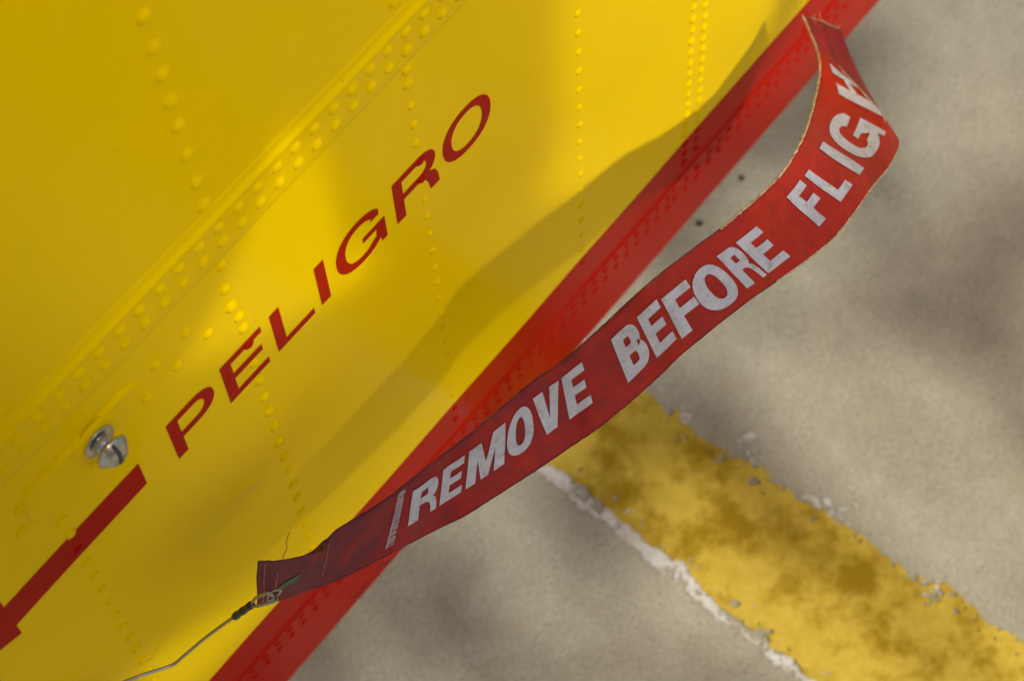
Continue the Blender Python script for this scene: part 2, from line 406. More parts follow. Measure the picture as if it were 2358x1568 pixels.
# frame at x = 0.391
for z in (0.6918, 0.6782): rivet(0.3910, z, 0.0066)
for z in (0.6593, 0.6423, 0.6240): rivet(0.3906, z, 0.0052)
rivet(0.3910, 0.6062, 0.0056, RV_L); rivet(0.3909, 0.5895, 0.0056, RV_L)
for z in (0.5682, 0.5498, 0.5309, 0.5116, 0.4925, 0.4748, 0.4558, 0.4372, 0.4194, 0.3998, 0.3825, 0.3622, 0.3438, 0.3255, 0.3056, 0.2905): rivet(0.3911, z, 0.0046)
# frame at x = 0.514
for k in range(17): rivet(0.5140, 0.6040 - 0.01866 * k, 0.0046)
# double row at x = 0.618 / 0.630
for k in range(18): rivet(0.6180, 0.4870 - 0.01193 * k, 0.0056)
for k in range(17): rivet(0.6300, 0.4749 - 0.01185 * k, 0.0056)
# next single frame, mostly past the edge of the picture
for k in range(6): rivet(0.7470, 0.3550 - 0.0187 * k, 0.0048)
# staggered rows along the red edge
for k in range(60):
    x = 0.1684 + 0.01085 * k
    if not (0.606 < x < 0.640): rivet(x, 0.2614 - 0.0060 * (x - 0.25), 0.0046)
for k in range(60):
    x = 0.1686 + 0.01085 * k
    if not (0.609 < x < 0.634): rivet(x, 0.2498 - 0.0085 * (x - 0.25), 0.0046)
for x, z in ((0.6090, 0.2620), (0.6190, 0.2655), (0.6300, 0.2680), (0.6223, 0.2560), (0.6331, 0.2560), (0.6100, 0.2480), (0.6220, 0.2440), (0.6333, 0.2440)): rivet(x, z, 0.0048)

# ---- glyphs: outlines in a box 1 high, even-odd filled
def arc(cx, cy, rx, ry, a0, a1, n=14, e=2.25):
    out = []
    for i in range(n + 1):
        a = math.radians(a0 + (a1 - a0) * i / n); c, s = math.cos(a), math.sin(a)
        out.append((cx + rx * math.copysign(abs(c) ** (2 / e), c), cy + ry * math.copysign(abs(s) ** (2 / e), s)))
    return out
def glyph(ch, W, S, B):
    """W width, S stem width, B bar thickness, all against cap height 1"""
    m = 0.5
    if ch == 'I': return [[(0, 0), (W, 0), (W, 1), (0, 1)]]
    if ch == 'L': return [[(0, 0), (W, 0), (W, B), (S, B), (S, 1), (0, 1)]]
    if ch == 'E': return [[(0, 0), (W, 0), (W, B), (S, B), (S, m - B / 2 + .02), (W * .93, m - B / 2 + .02), (W * .93, m + B / 2 + .02), (S, m + B / 2 + .02), (S, 1 - B), (W, 1 - B), (W, 1), (0, 1)]]
    if ch == 'F': return [[(0, 0), (S, 0), (S, m - B / 2 - .02), (W * .93, m - B / 2 - .02), (W * .93, m + B / 2 - .02), (S, m + B / 2 - .02), (S, 1 - B), (W, 1 - B), (W, 1), (0, 1)]]
    if ch == 'H': return [[(0, 0), (S, 0), (S, m - B / 2), (W - S, m - B / 2), (W - S, 0), (W, 0), (W, 1), (W - S, 1), (W - S, m + B / 2), (S, m + B / 2), (S, 1), (0, 1)]]
    if ch == 'T': return [[(W / 2 - S / 2, 0), (W / 2 + S / 2, 0), (W / 2 + S / 2, 1 - B), (W, 1 - B), (W, 1), (0, 1), (0, 1 - B), (W / 2 - S / 2, 1 - B)]]
    if ch == 'V': return [[(W / 2 - S * .52, 0), (W / 2 + S * .52, 0), (W, 1), (W - S * 1.02, 1), (W / 2, 0.30), (S * 1.02, 1), (0, 1)]]
    if ch == 'M': return [[(0, 0), (S, 0), (S, .62), (W / 2 - S * .33, 0), (W / 2 + S * .33, 0), (W - S, .62), (W - S, 0), (W, 0), (W, 1), (W - S * 1.25, 1), (W / 2, .42), (S * 1.25, 1), (0, 1)]]
    if ch == 'O': return [arc(W / 2, .5, W / 2, .515, 0, 360, 44)[:-1], arc(W / 2, .5, W / 2 - S, .515 - B, 0, 360, 44)[:-1]]
    if ch == 'P':
        ro = (1 - .39) / 2; ri = ro - B; cy = 1 - ro; xo = W - min(W * .42, ro * 1.15)
        return [[(0, 0), (S, 0), (S, .39)] + arc(xo, cy, W - xo, ro, -90, 90, 18) + [(0, 1)],
                [(S, cy - ri)] + arc(xo - .02, cy, W - S - xo + .02, ri, -90, 90, 16) + [(S, cy + ri)]]
    if ch == 'R':
        lo = .415; ro = (1 - lo) / 2; ri = ro - B; cy = 1 - ro; xo = W - min(W * .42, ro * 1.15) - W * .03; rr = W * .97 - xo
        return [[(0, 0), (S, 0), (S, lo), (W * .56, lo), (W * .70, .34), (W * .76, .20), (W * .79, 0), (W, 0), (W * .985, .22), (W * .93, .37), (W * .80, .46)]
                + [(px, py) for px, py in arc(xo, cy, rr, ro, -52, 90, 16)] + [(0, 1)],
                [(S, cy - ri)] + arc(xo - .02, cy, rr - S + .02, ri, -90, 90, 16) + [(S, cy + ri)]]
    if ch == 'B':
        mid = .53; r1 = (1 - mid + B / 2) / 2; r2 = (mid + B / 2) / 2; xo = W * .55
        c1 = 1 - r1; c2 = r2
        up = [p for p in arc(xo, c1, W * .95 - xo, r1, -62, 90, 14)]; dn = [p for p in arc(xo, c2, W - xo, r2, -90, 62, 14)]
        return [[(0, 0)] + dn + up + [(0, 1)],
                [(S, c1 - r1 + B)] + arc(xo, c1, W * .95 - S - xo, r1 - B, -90, 90, 12) + [(S, c1 + r1 - B)],
                [(S, c2 - r2 + B)] + arc(xo, c2, W - S - xo, r2 - B, -90, 90, 12) + [(S, c2 + r2 - B)]]
    if ch == 'G':
        out = arc(W / 2, .5, W / 2, .515, 30, 322, 40)
        inn = arc(W / 2, .5, W / 2 - S, .515 - B, 322, 30, 40)
        yb = .40
        return [[(W * .90, .70)] + out[1:-1] + [(W * .875, .10), (W * .89, 0.0), (W, 0), (W, .52), (W * .54, .52), (W * .54, yb), (W - S * .98, yb), (W * .80, .25)] + inn[2:-1] + [(W * .72, .70)]]
def inside(p, loops):
    c = False; x, y = p
    for L in loops:
        n = len(L)
        for i in range(n):
            (x1, y1), (x2, y2) = L[i], L[(i + 1) % n]
            if (y1 > y) != (y2 > y) and x < (x2 - x1) * (y - y1) / (y2 - y1) + x1: c = not c
    return c
def fill(loops, step):
    """triangulate outlines with extra inner points -> (2D points, triangles)"""
    pts = []; edges = []
    for L in loops:
        D = []
        for i in range(len(L)):
            a, b = Vector(L[i]), Vector(L[(i + 1) % len(L)]); n = max(1, int((b - a).length / step))
            for k in range(n): D.append(a.lerp(b, k / n))
        s = len(pts); pts += D; edges += [(s + i, s + (i + 1) % len(D)) for i in range(len(D))]
    xsA = [p.x for p in pts]; ysA = [p.y for p in pts]; x = min(xsA) + step * .5
    while x < max(xsA):
        y = min(ysA) + step * .5
        while y < max(ysA):
            pts.append(Vector((x + 1e-4 * math.sin(37 * y), y + 1e-4 * math.sin(53 * x)))); y += step
        x += step
    V, E, Fc, _, _, _ = delaunay_2d_cdt([Vector((p[0], p[1])) for p in pts], edges, [], 0, 1e-6)
    T = []
    for f in Fc:
        cx = sum(V[i].x for i in f) / len(f); cy = sum(V[i].y for i in f) / len(f)
        if inside((cx, cy), loops): T.append(tuple(f))
    return V, T
def side_decal(name, loops, x0, base, h, mat, step=0.12, lift=0.00025, slope=-0.0235):
    V, T = fill(loops, step); W = []
    for p in V:
        x = x0 + p.x * h; z = base + slope * (x - 0.21) + p.y * h
        W.append((x - PO.x, -skin_off(x, z) - lift - PO.y, z - PO.z))
    return mesh_obj(name, W, [t[::-1] for t in T], mat, plane, smooth=True)
HL = 0.0390
for ch, x0, x1 in (('P', .2101, .2404), ('E', .2469, .2752), ('L', .2815, .3083), ('I', .3134, .3201), ('G', .3271, .3628), ('R', .3704, .4029), ('O', .4072, .4444)):
    o = side_decal('painted_letter', glyph(ch, (x1 - x0) / HL, .172, .142), x0, 0.5757, HL, M_LET)
    o['label'] = 'red letter ' + ch + ' painted on the yellow skin'
# arrow pointing along the fuselage
ar = [[(0.1902, 0.6090), (0.1022, 0.6097), (0.1022, 0.6207), (0.0445, 0.5975), (0.1022, 0.5732), (0.1022, 0.5846), (0.1901, 0.5849)]]
o = side_decal('painted_arrow', [[((x - 0.04) / HL, (z - 0.57) / HL) for x, z in ar[0]]], 0.04, 0.57, HL, M_LET, slope=0.0, lift=0.00022)
o['label'] = 'red arrow shaft and head painted below the stud'

m, nt, bs = new_mat('black_stencil'); bs.inputs['Base Color'].default_value = (0.03, 0.006, 0.005, 1); bs.inputs['Roughness'].default_value = 0.5
n = noise_tex(nt, 500); c = ramp(nt, n.outputs[0], [(0.4, (0.02, 0.005, 0.004)), (0.7, (0.10, 0.012, 0.008))]); nt.links.new(c.outputs[0], bs.inputs['Base Color']); M_STENCIL = m
def stencil(p0, p1, n, h):
    a, b = side(*p0), side(*p1)
    for i in range(n):
        q = a.lerp(b, (i + .5) / n); wd = (b - a).length / n * random.uniform(.35, .7); hh = h * random.uniform(.6, 1.1)
        V = [(q.x + dx * wd / 2 - PO.x, -0.0006, q.z + dz * hh / 2 - PO.z) for dx, dz in ((-1, -1), (1, -1), (1, 1), (-1, 1))]
        mesh_obj('stencil_mark', V, [(0, 1, 2, 3)], M_STENCIL, plane, smooth=False)
stencil((808, 1384), (848, 1338), 9, 0.0034); stencil((866, 1312), (884, 1292), 4, 0.0050); stencil((888, 1300), (900, 1286), 3, 0.0042)
# mounting plate under the stud: low bevelled doubler
plate_pts = [(0.2050, 0.6755), (0.2020, 0.6650), (0.1900, 0.6470), (0.1440, 0.6462), (0.1365, 0.6475), (0.1330, 0.6530), (0.1325, 0.6680), (0.1345, 0.6760), (0.1400, 0.6785), (0.1990, 0.6795)]
def inset(P, d):
    c = Vector((sum(p[0] for p in P) / len(P), sum(p[1] for p in P) / len(P))); out = []
    n = len(P)
    for i in range(n):
        a, b, q = Vector(P[i - 1]), Vector(P[i]), Vector(P[(i + 1) % n])
        e1 = (b - a).normalized(); e2 = (q - b).normalized(); n1 = Vector((-e1.y, e1.x)); n2 = Vector((-e2.y, e2.x))
        if n1.dot(c - b) < 0: n1, n2 = -n1, -n2
        v = (n1 + n2); v = v / max(0.5, v.length_squared / 2)
        out.append(tuple(b + v * d))
    return out
def plate(name, P, mat, levels, parent):
    V = []; F = []; n = len(P)
    for ins, h in levels:
        for x, z in inset(P, ins): V.append((x - PO.x, -skin_off(x, z) - h, z - PO.z))
    for j in range(len(levels) - 1):
        for i in range(n): F.append((j * n + i, j * n + (i + 1) % n, (j + 1) * n + (i + 1) % n, (j + 1) * n + i))
    F.append(tuple((len(levels) - 1) * n + i for i in range(n)))
    o = mesh_obj(name, V, F, mat, parent, smooth=False); return o
def dense(P, k=6):
    out = []
    for i in range(len(P)):
        a, b = Vector(P[i]), Vector(P[(i + 1) % len(P)])
        for j in range(k): out.append(tuple(a.lerp(b, j / k)))
    return out
pl = plate('mounting_plate', plate_pts, M_YEL, [(-0.0003, -0.0004), (0.0000, 0.0005), (0.0009, 0.0014), (0.0019, 0.0021), (0.0026, 0.0022)], plane)
pl['label'] = 'low yellow doubler plate that carries the stud'
SC = side(230, 1017, 0.0045); SC.y = -0.0003
def lathe_child(name, prof, mat, parent, seg=32, smooth=True):
    V, F = lathe(prof, seg, SC - PO, Vector((0, -1, 0)))
    o = mesh_obj(name, V, F, mat, parent, smooth); return o
lathe_child('boss', [(0.0138, 0.0012), (0.0132, 0.0024), (0.0118, 0.0031), (0.0100, 0.0033)], M_YEL, pl)
st = lathe_child('locking_stud', [(0.0044, 0.0024), (0.0046, 0.0048), (0.0046, 0.0110)], M_STEEL, plane)
st['label'] = 'polished steel locking stud with slotted conical head'
lathe_child('flange', [(0.0060, 0.0025), (0.0082, 0.0030), (0.0086, 0.0035), (0.0086, 0.0041), (0.0083, 0.0045), (0.0048, 0.0050)], M_STEEL, st, 48)
hd = lathe_child('stud_head', [(0.0040, 0.0098), (0.0078, 0.0104), (0.0087, 0.0111), (0.0087, 0.0121), (0.0083, 0.0127), (0.0050, 0.0163), (0.0046, 0.0165)], M_STEEL, st, 48)
md = hd.modifiers.new('edge', 'EDGE_SPLIT'); md.split_angle = math.radians(28)
# slot: black strip over the cone, standing for the recess's shade
ang = math.radians(86); sd = Vector((math.cos(ang), 0, math.sin(ang))); sp = Vector((-math.sin(ang), 0, math.cos(ang)))
V = []; F = []
prof = [(-0.0080, 0.0130), (-0.0050, 0.0164), (-0.0046, 0.01665), (0.0046, 0.01665), (0.0050, 0.0164), (0.0080, 0.0130)]
for s_, h in prof:
    for q in (-0.0010, 0.0010):
        p = SC - PO + sd * s_ + sp * q + Vector((0, -h - 0.00012, 0)); V.append(p)
for i in range(len(prof) - 1): F.append((2 * i, 2 * i + 1, 2 * i + 3, 2 * i + 2))
mesh_obj('slot', V, F, M_BLACK, st, smooth=False)
# paint chips
def chip(px, py, r, lift, sx=1.0):
    c = side(px, py); pts = []
    for k in range(9):
        a = 2 * math.pi * k / 9; q = r * random.uniform(.6, 1.2); pts.append((c.x + q * sx * math.cos(a) - PO.x, -skin_off(c.x, c.z) - lift, c.z + q * math.sin(a) - PO.z))
    mesh_obj('paint_chip', pts, [tuple(range(9))], M_CHIP, plane, smooth=False)
chip(283, 902, 0.0016, 0.0012); chip(29, 971, 0.0010, 0.0025, 3.2); chip(408, 584, 0.0006, 0.0024)
chip(628, 990, 0.0006, 0.0018)

# ------------------------------------------------------------------ warning streamer
# stations along the cloth: sightings of upper edge, fold line (None = flat) and lower edge
ST = [((594, 1291), None, (592, 1398)), ((622, 1291), None, (616, 1391)), ((655, 1289), None, (645, 1381)), ((690, 1281), None, (680, 1369)),
      ((728, 1263), None, (715, 1357)), ((780, 1217), None, (752, 1345)), ((845, 1176), None, (806, 1322)), ((906, 1136), None, (866, 1292)),
      ((955, 1097), None, (927, 1259)), ((1023, 1043), None, (1004, 1219)), ((1084, 997), None, (1070, 1187)), ((1164, 931), None, (1159, 1131)),
      ((1223, 882), None, (1243, 1077)), ((1286, 837), None, (1322, 1023)), ((1330, 801), None, (1378, 985)), ((1392, 746), None, (1460, 918)),
      ((1447, 694), None, (1527, 857)), ((1500, 648), None, (1582, 805)), ((1600, 570), None, (1714, 700)), ((1658, 527), None, (1787, 649)),
      ((1703, 490), None, (1840, 612)), ((1776, 427), None, (1916, 552)), ((1815, 378), None, (1966, 491)), ((1848, 318), None, (2009, 430)),
      ((1866, 268), None, (2047, 384)), ((1883, 200), (2038, 282), (2070, 330)), ((1888, 152), (1985, 212), (2048, 292)), ((1880, 113), (1945, 170), (2003, 218)),
      ((1866, 78), (1921, 135), (1966, 148)), ((1848, 35), (1893, 50), (1933, 66))]
# clearance of the cloth's middle from the aircraft's side at each station (m)
HS = [.052, .053, .055, .057, .060, .064, .070, .076, .082, .088, .095, .102, .108, .114, .119, .124, .129, .133, .138, .141, .143, .143, .139, .131, .117, .074, .066, .057, .047, .036]
WID = 0.052; TC = 0.78
Us, Cs, Ls = [], [], []
FOLD = {25: (1.390, 1.378, 1.392), 26: (1.408, 1.394, 1.418), 27: (1.424, 1.412, 1.438), 28: (1.440, 1.434, 1.450), 29: (1.452, 1.450, 1.456)}
for (u, c, l), hh in zip(ST, HS):
    q_ = c if c is not None else ((u[0] + l[0]) / 2, (u[1] + l[1]) / 2)
    d = (side(q_[0], q_[1], hh) - CAM).dot(RF)
    ln = math.hypot(u[0] - l[0], u[1] - l[1]) * d / FPX
    dl = math.sqrt(max(0.0, WID * WID - ln * ln)) if c is None else 0.012
    dl = min(dl, 0.036)
    U = at(u[0], u[1], d - dl / 2); L = at(l[0], l[1], d + dl / 2)
    if c is None: Cc = U.lerp(L, TC)
    else:
        du, dc_, dl_ = FOLD[len(Us)]; U = at(u[0], u[1], du); Cc = at(c[0], c[1], dc_); L = at(l[0], l[1], dl_)
    Us.append(U); Cs.append(Cc); Ls.append(L)
NS = len(ST)
# make the fold start gently
def rib(u, t):
    U, C_, L = catmull(Us, u), catmull(Cs, u), catmull(Ls, u)
    p = U.lerp(C_, t / TC) if t <= TC else C_.lerp(L, (t - TC) / (1 - TC))
    return p
def ripple(u, t):
    return 0.0012 * noise.noise(Vector((u * 0.55, t * 1.3, 2.2))) + 0.0005 * noise.noise(Vector((u * 2.1, t * 4.0, 7.2)))
def rib_n(u, t):
    e = 0.02; a = rib(min(u + e, NS - 1), t) - rib(max(u - e, 0), t); b = rib(u, min(t + e, TC - .001 if t < TC else 1)) - rib(u, max(t - e, 0))
    n = a.cross(b).normalized()
    return n if n.dot(CAM - rib(u, t)) > 0 else -n
def rib_p(u, t, off=0.0):
    n = rib_n(u, t)
    return rib(u, t) + n * (ripple(u, t) + off)
SB = Us[0].lerp(Ls[0], 0.5)
streamer = thing('warning_streamer', 'red fabric warning streamer with white REMOVE BEFORE FLIGHT print blowing in the wind', 'streamer', SB)
NU, NT = 260, 20
V = []; F = []
tl = lin(0, TC, 15) + lin(TC, 1, 6)[1:]
for i in range(NU + 1):
    u = (NS - 1) * i / NU
    for t in tl:
        p = rib(u, t) + rib_n(u, min(t, TC - .02)) * ripple(u, t) if t < TC else rib(u, t) + rib_n(u, TC - .02) * ripple(u, TC) * (1 - (t - TC) / (1 - TC))
        if t in (0.0, 1.0): p = p + (rib(u, 0.5) - p).normalized() * 0.0006 * noise.noise(Vector((i * 0.7, t, 5)))
        V.append(p - SB)
k = len(tl)
for i in range(NU):
    for j in range(k - 1): F.append((i * k + j, i * k + j + 1, (i + 1) * k + j + 1, (i + 1) * k + j))
web = mesh_obj('webbing', V, F, M_WEB, streamer)
gr = web.data.attributes.new('grime', 'FLOAT', 'POINT')
for i in range(NU + 1):
    u = (NS - 1) * i / NU
    for j, t in enumerate(tl):
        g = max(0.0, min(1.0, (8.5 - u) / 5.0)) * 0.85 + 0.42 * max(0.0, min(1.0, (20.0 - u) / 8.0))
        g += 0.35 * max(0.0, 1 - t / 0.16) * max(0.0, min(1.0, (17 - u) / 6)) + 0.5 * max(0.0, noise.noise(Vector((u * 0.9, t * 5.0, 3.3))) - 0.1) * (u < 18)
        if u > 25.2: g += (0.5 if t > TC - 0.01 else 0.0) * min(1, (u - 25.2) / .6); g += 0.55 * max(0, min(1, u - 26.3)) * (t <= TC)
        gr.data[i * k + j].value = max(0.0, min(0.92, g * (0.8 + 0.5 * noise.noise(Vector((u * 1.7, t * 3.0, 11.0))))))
sm = web.modifiers.new('cloth thickness', 'SOLIDIFY'); sm.thickness = 0.0006; sm.offset = 0.0
web['label'] = 'grimy red webbing of the streamer, its end folded over'
# hem threads along both edges, pale and frayed towards the loose end
def edge_tube(name, fn, u0, u1, r, mat, n=160):
    pts = []
    for i in range(n + 1):
        u = u0 + (u1 - u0) * i / n
        pts.append(fn(u) - SB + Vector((noise.noise(Vector((i * .6, 0, 1))), noise.noise(Vector((i * .6, 4, 1))), noise.noise(Vector((i * .6, 8, 1))))) * r * 0.8)
    V, F = tube(pts, lambda i: r * (0.75 + 0.5 * abs(noise.noise(Vector((i * .33, 2, 7))))), 6)
    return mesh_obj(name, V, F, mat, streamer)
toC = lambda u: (CAM - rib(u, 0.5)).normalized()
eU = lambda u: rib(u, 0) + toC(u) * 0.0004; eL = lambda u: rib(u, 1.0) + toC(u) * 0.0004; eC = lambda u: rib(u, TC) + toC(u) * 0.0008
edge_tube('edge_thread', eU, 5.2, 19.2, 0.00032, M_SEAM); edge_tube('edge_thread', eU, 19.0, NS - 1, 0.00085, M_THREAD)
edge_tube('edge_thread', eL, 0.0, 19.2, 0.00030, M_SEAM); edge_tube('edge_thread', eL, 19.0, 25.2, 0.00060, M_THREAD)
edge_tube('edge_thread', eC, 25.0, 27.6, 0.00060, M_THREAD)
edge_tube('edge_thread', lambda q: rib(NS - 1.01, q) + toC(NS - 1) * 0.0004, 0.0, 1.0, 0.00035, M_THREAD, 40)
edge_tube('hem_stitching', lambda q: rib_p(0.55, q, 0.0005), 0.05, 0.93, 0.00018, M_THREAD, 40)
edge_tube('hem_stitching', lambda q: rib_p(1.55, q, 0.0005), 0.25, 0.93, 0.00016, M_THREAD, 40)
edge_tube('hem_stitching', lambda q: rib_p(4.6, q, 0.0005), 0.05, 0.75, 0.00014, M_THREAD, 40)

# printed letters: box in station coordinates (u0..u1) x cloth width (ta..tb)
def print_letter(ch, u0, u1, ta=0.215, tb=0.70, S=.34, B=.20, name='printed_letter', W=1.0):
    loops = glyph(ch, W, S, B); V, T = fill(loops, 0.09); out = []
    for p in V:
        u = u0 + (u1 - u0) * p.x / W; t = tb + (ta - tb) * p.y
        out.append(rib_p(u, t, 0.0008) - SB)
    o = mesh_obj(name, out, T, M_PRINT, streamer, smooth=True)
    if name == 'printed_letter': o['label'] = 'worn white letter ' + ch + ' printed on the red streamer'
    return o
for ch, u0, u1, S, ta, tb in (
        ('R', 8.0, 8.88, .36, .19, .665), ('E', 9.0, 9.82, .40, .20, .665), ('M', 9.96, 10.99, .27, .19, .665), ('O', 11.05, 11.93, .32, .18, .665),
        ('V', 12.0, 12.88, .36, .175, .665), ('E', 13.0, 14.02, .40, .17, .68),
        ('B', 15.0, 15.92, .36, .18, .76), ('E', 16.02, 16.9, .40, .21, .79), ('F', 17.0, 17.52, .42, .25, .83), ('O', 17.50, 18.14, .32, .26, .86), ('R', 18.24, 18.93, .36, .25, .83),
        ('E', 19.0, 20.0, .40, .25, .82),
        ('F', 21.0, 21.78, .40, .22, .76), ('L', 22.0, 22.62, .40, .24, .78), ('I', 23.0, 23.36, 1., .23, .79), ('G', 23.60, 24.72, .32, .24, .79),
        ('H', 25.1, 26.5, .33, .24, .76)):
    print_letter(ch, u0, u1, ta, tb, S)
# small illegible maker's print running across the cloth
ft = 0.06; kk = 0
while ft < 0.86:
    dt = random.uniform(0.022, 0.036)
    quad = []
    uu = 7.28; uw = random.uniform(0.30, 0.36)
    for (a, b) in ((0, 0), (1, 0), (1, 1), (0, 1)): quad.append((uu + uw * a, ft + dt * b))
    loops = [[(0, 0), (1, 0), (1, 1), (0, 1)]]
    cut = random.random()
    if cut < .35: loops = glyph('E', 1., .4, .22)
    elif cut < .6: loops = glyph('O', 1., .3, .25)
    elif cut < .8: loops = glyph('H', 1., .3, .25)
    else: loops = glyph('L', 1., .4, .25)
    Vv, T = fill(loops, 0.3); out = []
    for p in Vv: out.append(rib_p(uu + uw * p.y - 0.02 * ft, ft + dt * p.x, 0.0008) - SB)
    mesh_obj('fine_print', out, T, M_PRINT, streamer)
    ft += dt + random.uniform(0.004, 0.010)
# pale scuff ring of the eyelet and its grommet
EY = rib_p(1.45, 0.82, 0.0005)
def ring(name, c, ax, R_, r, mat, parent, off, seg=28):
    ax = ax.normalized(); s = ax.cross(Vector((0, 0, 1))).normalized(); t = ax.cross(s); pts = []
    V = []; F = []
    for i in range(seg):
        a = 2 * math.pi * i / seg; d = math.cos(a) * s + math.sin(a) * t
        for k in range(8):
            b = 2 * math.pi * k / 8; V.append(c + d * (R_ + r * math.cos(b)) + ax * r * 0.6 * math.sin(b) - off)
    for i in range(seg):
        for k in range(8):
            i2, k2 = (i + 1) % seg, (k + 1) % 8; F.append((i * 8 + k, i2 * 8 + k, i2 * 8 + k2, i * 8 + k2))
    return mesh_obj(name, V, F, mat, parent)
axE = rib_n(1.45, 0.75)
ring('eyelet', EY, axE, 0.0042, 0.0011, M_CABLE, streamer, SB)
# dark green washer strip showing above the eyelet
loops = [arc(.5, .5, .5, .5, 0, 360, 24)[:-1]]; Vv, T = fill(loops, .2)
o = mesh_obj('washer_tab', [rib_p(1.55 + 1.55 * p.x, 0.72 - 0.30 * p.x + 0.16 * (p.y - .5), 0.0007) - SB for p in Vv], T, M_GREEN, streamer)
# loose threads
def loose(px, mat, r, d0, d1, wob=0.0):
    P = [at(x, y, d0 + (d1 - d0) * i / (len(px) - 1)) for i, (x, y) in enumerate(px)]
    pts = [catmull(P, (len(P) - 1) * i / 40) - SB for i in range(41)]
    V, F = tube(pts, r, 5); mesh_obj('loose_thread', V, F, mat, streamer)
D0 = (Us[2] - CAM).dot(RF) ; DE = (Us[25] - CAM).dot(RF); DT = (Us[29] - CAM).dot(RF)
loose([(651, 1291), (653, 1278), (658, 1268), (661, 1262), (659, 1252), (661, 1241), (664, 1232), (668, 1226)], M_RTHREAD, 0.00022, D0 - .001, D0 + .006)
loose([(2022, 250), (2030, 264), (2043, 272), (2060, 274), (2071, 278)], M_THREAD, 0.00016, DE - .02, DE - .02)
loose([(2010, 234), (2012, 250), (2020, 258), (2014, 262)], M_THREAD, 0.00018, DE - .02, DE - .02)
loose([(1876, 34), (1874, 46), (1880, 56), (1893, 62), (1900, 72)], M_THREAD, 0.00018, DT - .004, DT - .004)
loose([(1888, 28), (1889, 42), (1897, 50), (1912, 60), (1930, 66), (1934, 58)], M_THREAD, 0.00018, DT - .004, DT - .004)
# dark turned-up corner behind the hem
DC = (Us[4] - CAM).dot(RF)
cn = [at(716, 1274, DC + .000), at(742, 1246, DC + .001), at(757, 1236, DC + .002), at(758, 1250, DC + .000), at(744, 1268, DC - .003)]
cn2 = [p + (p - CAM).normalized() * 0.0012 for p in cn]
mesh_obj('turned_corner', [p - SB for p in cn + cn2], [(0, 1, 2, 3, 4), (9, 8, 7, 6, 5)] + [(i, i + 5, (i + 1) % 5 + 5, (i + 1) % 5) for i in range(5)], M_SEAM, streamer, smooth=False)

# ------------------------------------------------------------------ tether cable
CB = side(285, 1568, 0.012)
cable = thing('tether_cable', 'thin grey wire cable with black crimp sleeve holding the streamer', 'cable', CB)
cp = [side(40, 1655, 0.004), side(150, 1618, 0.006), side(285, 1569, 0.010), side(340, 1549, 0.014), side(395, 1531, 0.019), side(425, 1508, 0.024), (side(470, 1470, 0.030)), side(520, 1433, 0.042), side(548, 1414, 0.050)]
pts = [catmull(cp, (len(cp) - 1) * i / 120) - CB for i in range(121)]
V, F = tube(pts, 0.00092, 8); mesh_obj('wire', V, F, M_CABLE, cable)
sl_ = [side(541, 1419, .048), side(553, 1410, .051), side(566, 1401, .054), side(580, 1391, .057)]
V, F = tube([catmull(sl_, 3 * i / 12) - CB for i in range(13)], lambda i: 0.0019 + 0.00018 * math.sin(i * 1.3), 10); mesh_obj('crimp_sleeve', V, F, M_BLACK, cable)
lp = [side(576, 1394, .056), side(588, 1377, .059), side(600, 1371, .062), side(620, 1366, .066), EY + axE * 0.003, EY + axE * 0.0012 + Vector((0.001, 0, 0.001)), side(634, 1383, .066), side(612, 1390, .064), side(590, 1395, .060), side(574, 1398, .056)]
V, F = tube([catmull(lp, 9 * i / 60) - CB for i in range(61)], 0.0008, 8); mesh_obj('wire_loop', V, F, M_CABLE, cable)

# ------------------------------------------------------------------ unseen things added to break up the sunlight
def boxm(name, a, b, mat, parent):
    V = [(x, y, z) for x in (a[0], b[0]) for y in (a[1], b[1]) for z in (a[2], b[2])]
    F = [(0, 1, 3, 2), (4, 6, 7, 5), (0, 4, 5, 1), (2, 3, 7, 6), (0, 2, 6, 4), (1, 5, 7, 3)]
    return mesh_obj(name, V, F, mat, parent, smooth=False)
def sighting(P):
    d = P - CAM; z = d.dot(RF); return CXP + FPX * d.dot(RX) / z, CYP + FPX * d.dot(RD) / z
def poly_in(p, L, soft):
    """0 outside, 1 inside, easing over the distance soft"""
    x, y = p; dm = 1e9
    for i in range(len(L)):
        (x1, y1), (x2, y2) = L[i], L[(i + 1) % len(L)]; dx, dy = x2 - x1, y2 - y1
        t = max(0, min(1, ((x - x1) * dx + (y - y1) * dy) / (dx * dx + dy * dy))); dm = min(dm, math.hypot(x - x1 - t * dx, y - y1 - t * dy))
    d = dm if inside(p, [L]) else -dm
    t = max(0, min(1, d / soft * .5 + .5)); return t * t * (3 - 2 * t)
GAP_A = [(655, 270), (705, 330), (748, 430), (800, 545), (885, 618), (760, 692), (600, 774), (425, 842), (470, 750), (540, 610), (600, 450)]
GAP_B = [(1290, -300), (1290, 300), (1250, 440), (1330, 460), (1480, 400), (1620, 330), (1760, 260), (2000, 60), (2300, -300)]
BAND = [(330, 1330), (480, 1180), (640, 1050), (830, 880), (1000, 730), (1200, 590), (1330, 560), (1250, 660), (1050, 850), (900, 1010), (720, 1160), (520, 1320)]  # thicker slats here broaden the streamer's shadow
ARC_D = [(1650, 290), (1700, 205), (1765, 80), (1800, -30), (1840, -160), (1900, -160), (1868, -20), (1810, 80), (1730, 190)]  # thicker slats carry that shadow on past the streamer's tip
GAP_C = [(290, 1550), (430, 1455), (590, 1355), (690, 1300), (760, 1215), (640, 1372), (470, 1560), (380, 1620)]
